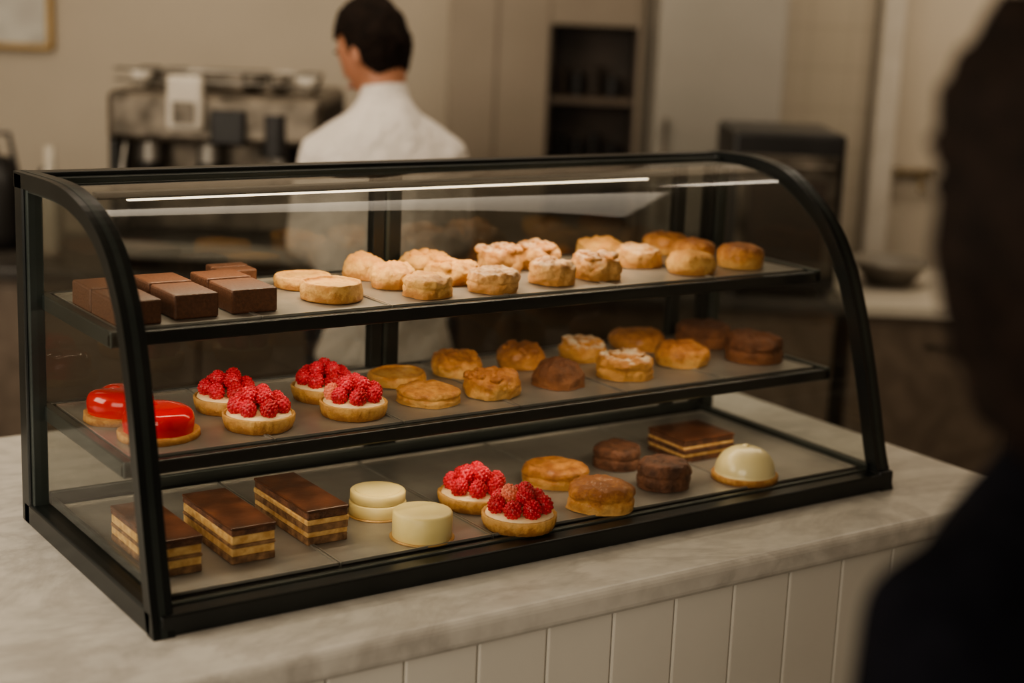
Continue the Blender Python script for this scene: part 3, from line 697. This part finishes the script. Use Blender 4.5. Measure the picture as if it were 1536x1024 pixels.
    for sd in (-1, 1):
        el, wr = LN(arms[sd][1]), LN(arms[sd][2]); d = (wr - el).normalized(); side = Vector((1, 0, 0)); side = (side - d * side.dot(d)).normalized()
        pn = d.cross(side)
        if pn.z > 0: pn = -pn; 
        xx = pn.cross(d)
        P = Matrix(((xx.x, pn.x, d.x, wr.x), (xx.y, pn.y, d.y, wr.y), (xx.z, pn.z, d.z, wr.z), (0, 0, 0, 1))) @ Matrix.Translation((0, 0, .02))
        b = MB(); hand(b, P, 'skin', sd); ob = b.build('hand_left' if sd < 0 else 'hand_right', e); remesh(ob, .004, 2)
    return e
BM = RM @ Matrix.Translation((-.325, 3.88, 0)) @ Matrix.Rotation(radians(12), 4, 'Z')
person('baker', BM, 1.0, 'jacket', 'trouser', Euler((radians(-22), 0, radians(42)), 'XYZ'), (-.024, .03, 1.575),
       {-1: [(-.150, 0, 1.325), (-.190, .04, 1.10), (-.10, .22, 1.02)], 1: [(.150, 0, 1.325), (.190, .06, 1.10), (.10, .24, 1.02)]}, 'short', lean=.12, fat=1.0, collar=.005, sh=.93)
CM = Matrix.Translation((.240, -1.13, FLOOR))
person('customer', CM, 1.02, 'coat', 'trouser', Euler((radians(-8), 0, radians(7)), 'XYZ'), (-.058, .02, 1.60),
       {-1: [(-.170, -.0, 1.345), (-.205, -.02, 1.08), (-.19, .08, .84)], 1: [(.170, 0, 1.345), (.205, -.02, 1.08), (.19, .08, .84)]}, 'bob', coat_len=.62, collar=.02)

# ------------------------------------------------------------------ lights
def area(name, pos, tgt, sx, sy, e, col):
    ld = bpy.data.lights.new(name, 'AREA'); ld.shape = 'RECTANGLE'; ld.size = sx; ld.size_y = sy; ld.energy = e; ld.color = col
    o = bpy.data.objects.new(name, ld); bpy.context.collection.objects.link(o); o.location = pos
    o.rotation_euler = (Vector(tgt) - Vector(pos)).to_track_quat('-Z', 'Y').to_euler(); return o
def rp(r, f, h): return RM @ Vector((r, f, h))
area('left_key_fill', rp(-2.9, 1.2, 2.2), (.5, .2, .1), 1.8, 1.4, 76, (1, .88, .72))  # soft key added from the left, no window behind it
area('front_fill', rp(-.9, -1.9, 2.0), (.6, .2, .1), 2.6, 1.6, 68, (1, .87, .7))  # added frontal fill, angled to reach in under the shelves
area('back_wall_fill', rp(-.6, 4.2, 2.88), rp(-.5, 5.0, 1), 3.2, 2.0, 42, (1, .85, .66))  # added overhead fill for the back wall, wide to soften its glass streak
area('wall_wash_light', rp(1.5, 4.6, 2.85), rp(1.2, 5.8, 1), 1.2, .4, 17, (1, .87, .7))
area('led_strip_lamp', (.56, .350, .484), (.56, .345, 0), .90, .008, 2.3, (1, .82, .58))
area('middle_shelf_fill', (.65, .169, ZM - .018), (.65, .24, 0), 1.18, .006, 1.0, (1, .82, .58))  # added fill for the bottom deck, not a fitting of the case
area('upper_shelf_fill', (.65, .210, ZT - .018), (.65, .30, ZM), 1.18, .006, 1.0, (1, .82, .58))  # added fill for the middle shelf, likewise no case fitting
w = bpy.data.worlds.new('world'); bpy.context.scene.world = w; w.use_nodes = True
w.node_tree.nodes['Background'].inputs[0].default_value = (1.0, .88, .74, 1); w.node_tree.nodes['Background'].inputs[1].default_value = .18
try:
    bpy.context.scene.view_settings.look = 'AgX - Medium High Contrast'
except Exception:
    pass

# ------------------------------------------------------------------ camera
cd = bpy.data.cameras.new('camera'); co = bpy.data.objects.new('camera', cd); bpy.context.collection.objects.link(co)
f = Vector((sin(YAW) * cos(PIT), cos(YAW) * cos(PIT), sin(PIT))); r = Vector((cos(YAW), -sin(YAW), 0)); u = r.cross(f)
r2 = r * cos(ROL) + u * sin(ROL); u2 = -r * sin(ROL) + u * cos(ROL)
co.matrix_world = Matrix(((r2.x, u2.x, -f.x, CAM.x), (r2.y, u2.y, -f.y, CAM.y), (r2.z, u2.z, -f.z, CAM.z), (0, 0, 0, 1)))
cd.sensor_width = 36; cd.lens = FPX / 1536 * 36; cd.clip_start = .05; cd.clip_end = 50
cd.dof.use_dof = True; cd.dof.focus_distance = 2.25; cd.dof.aperture_fstop = 1.9
bpy.context.scene.camera = co
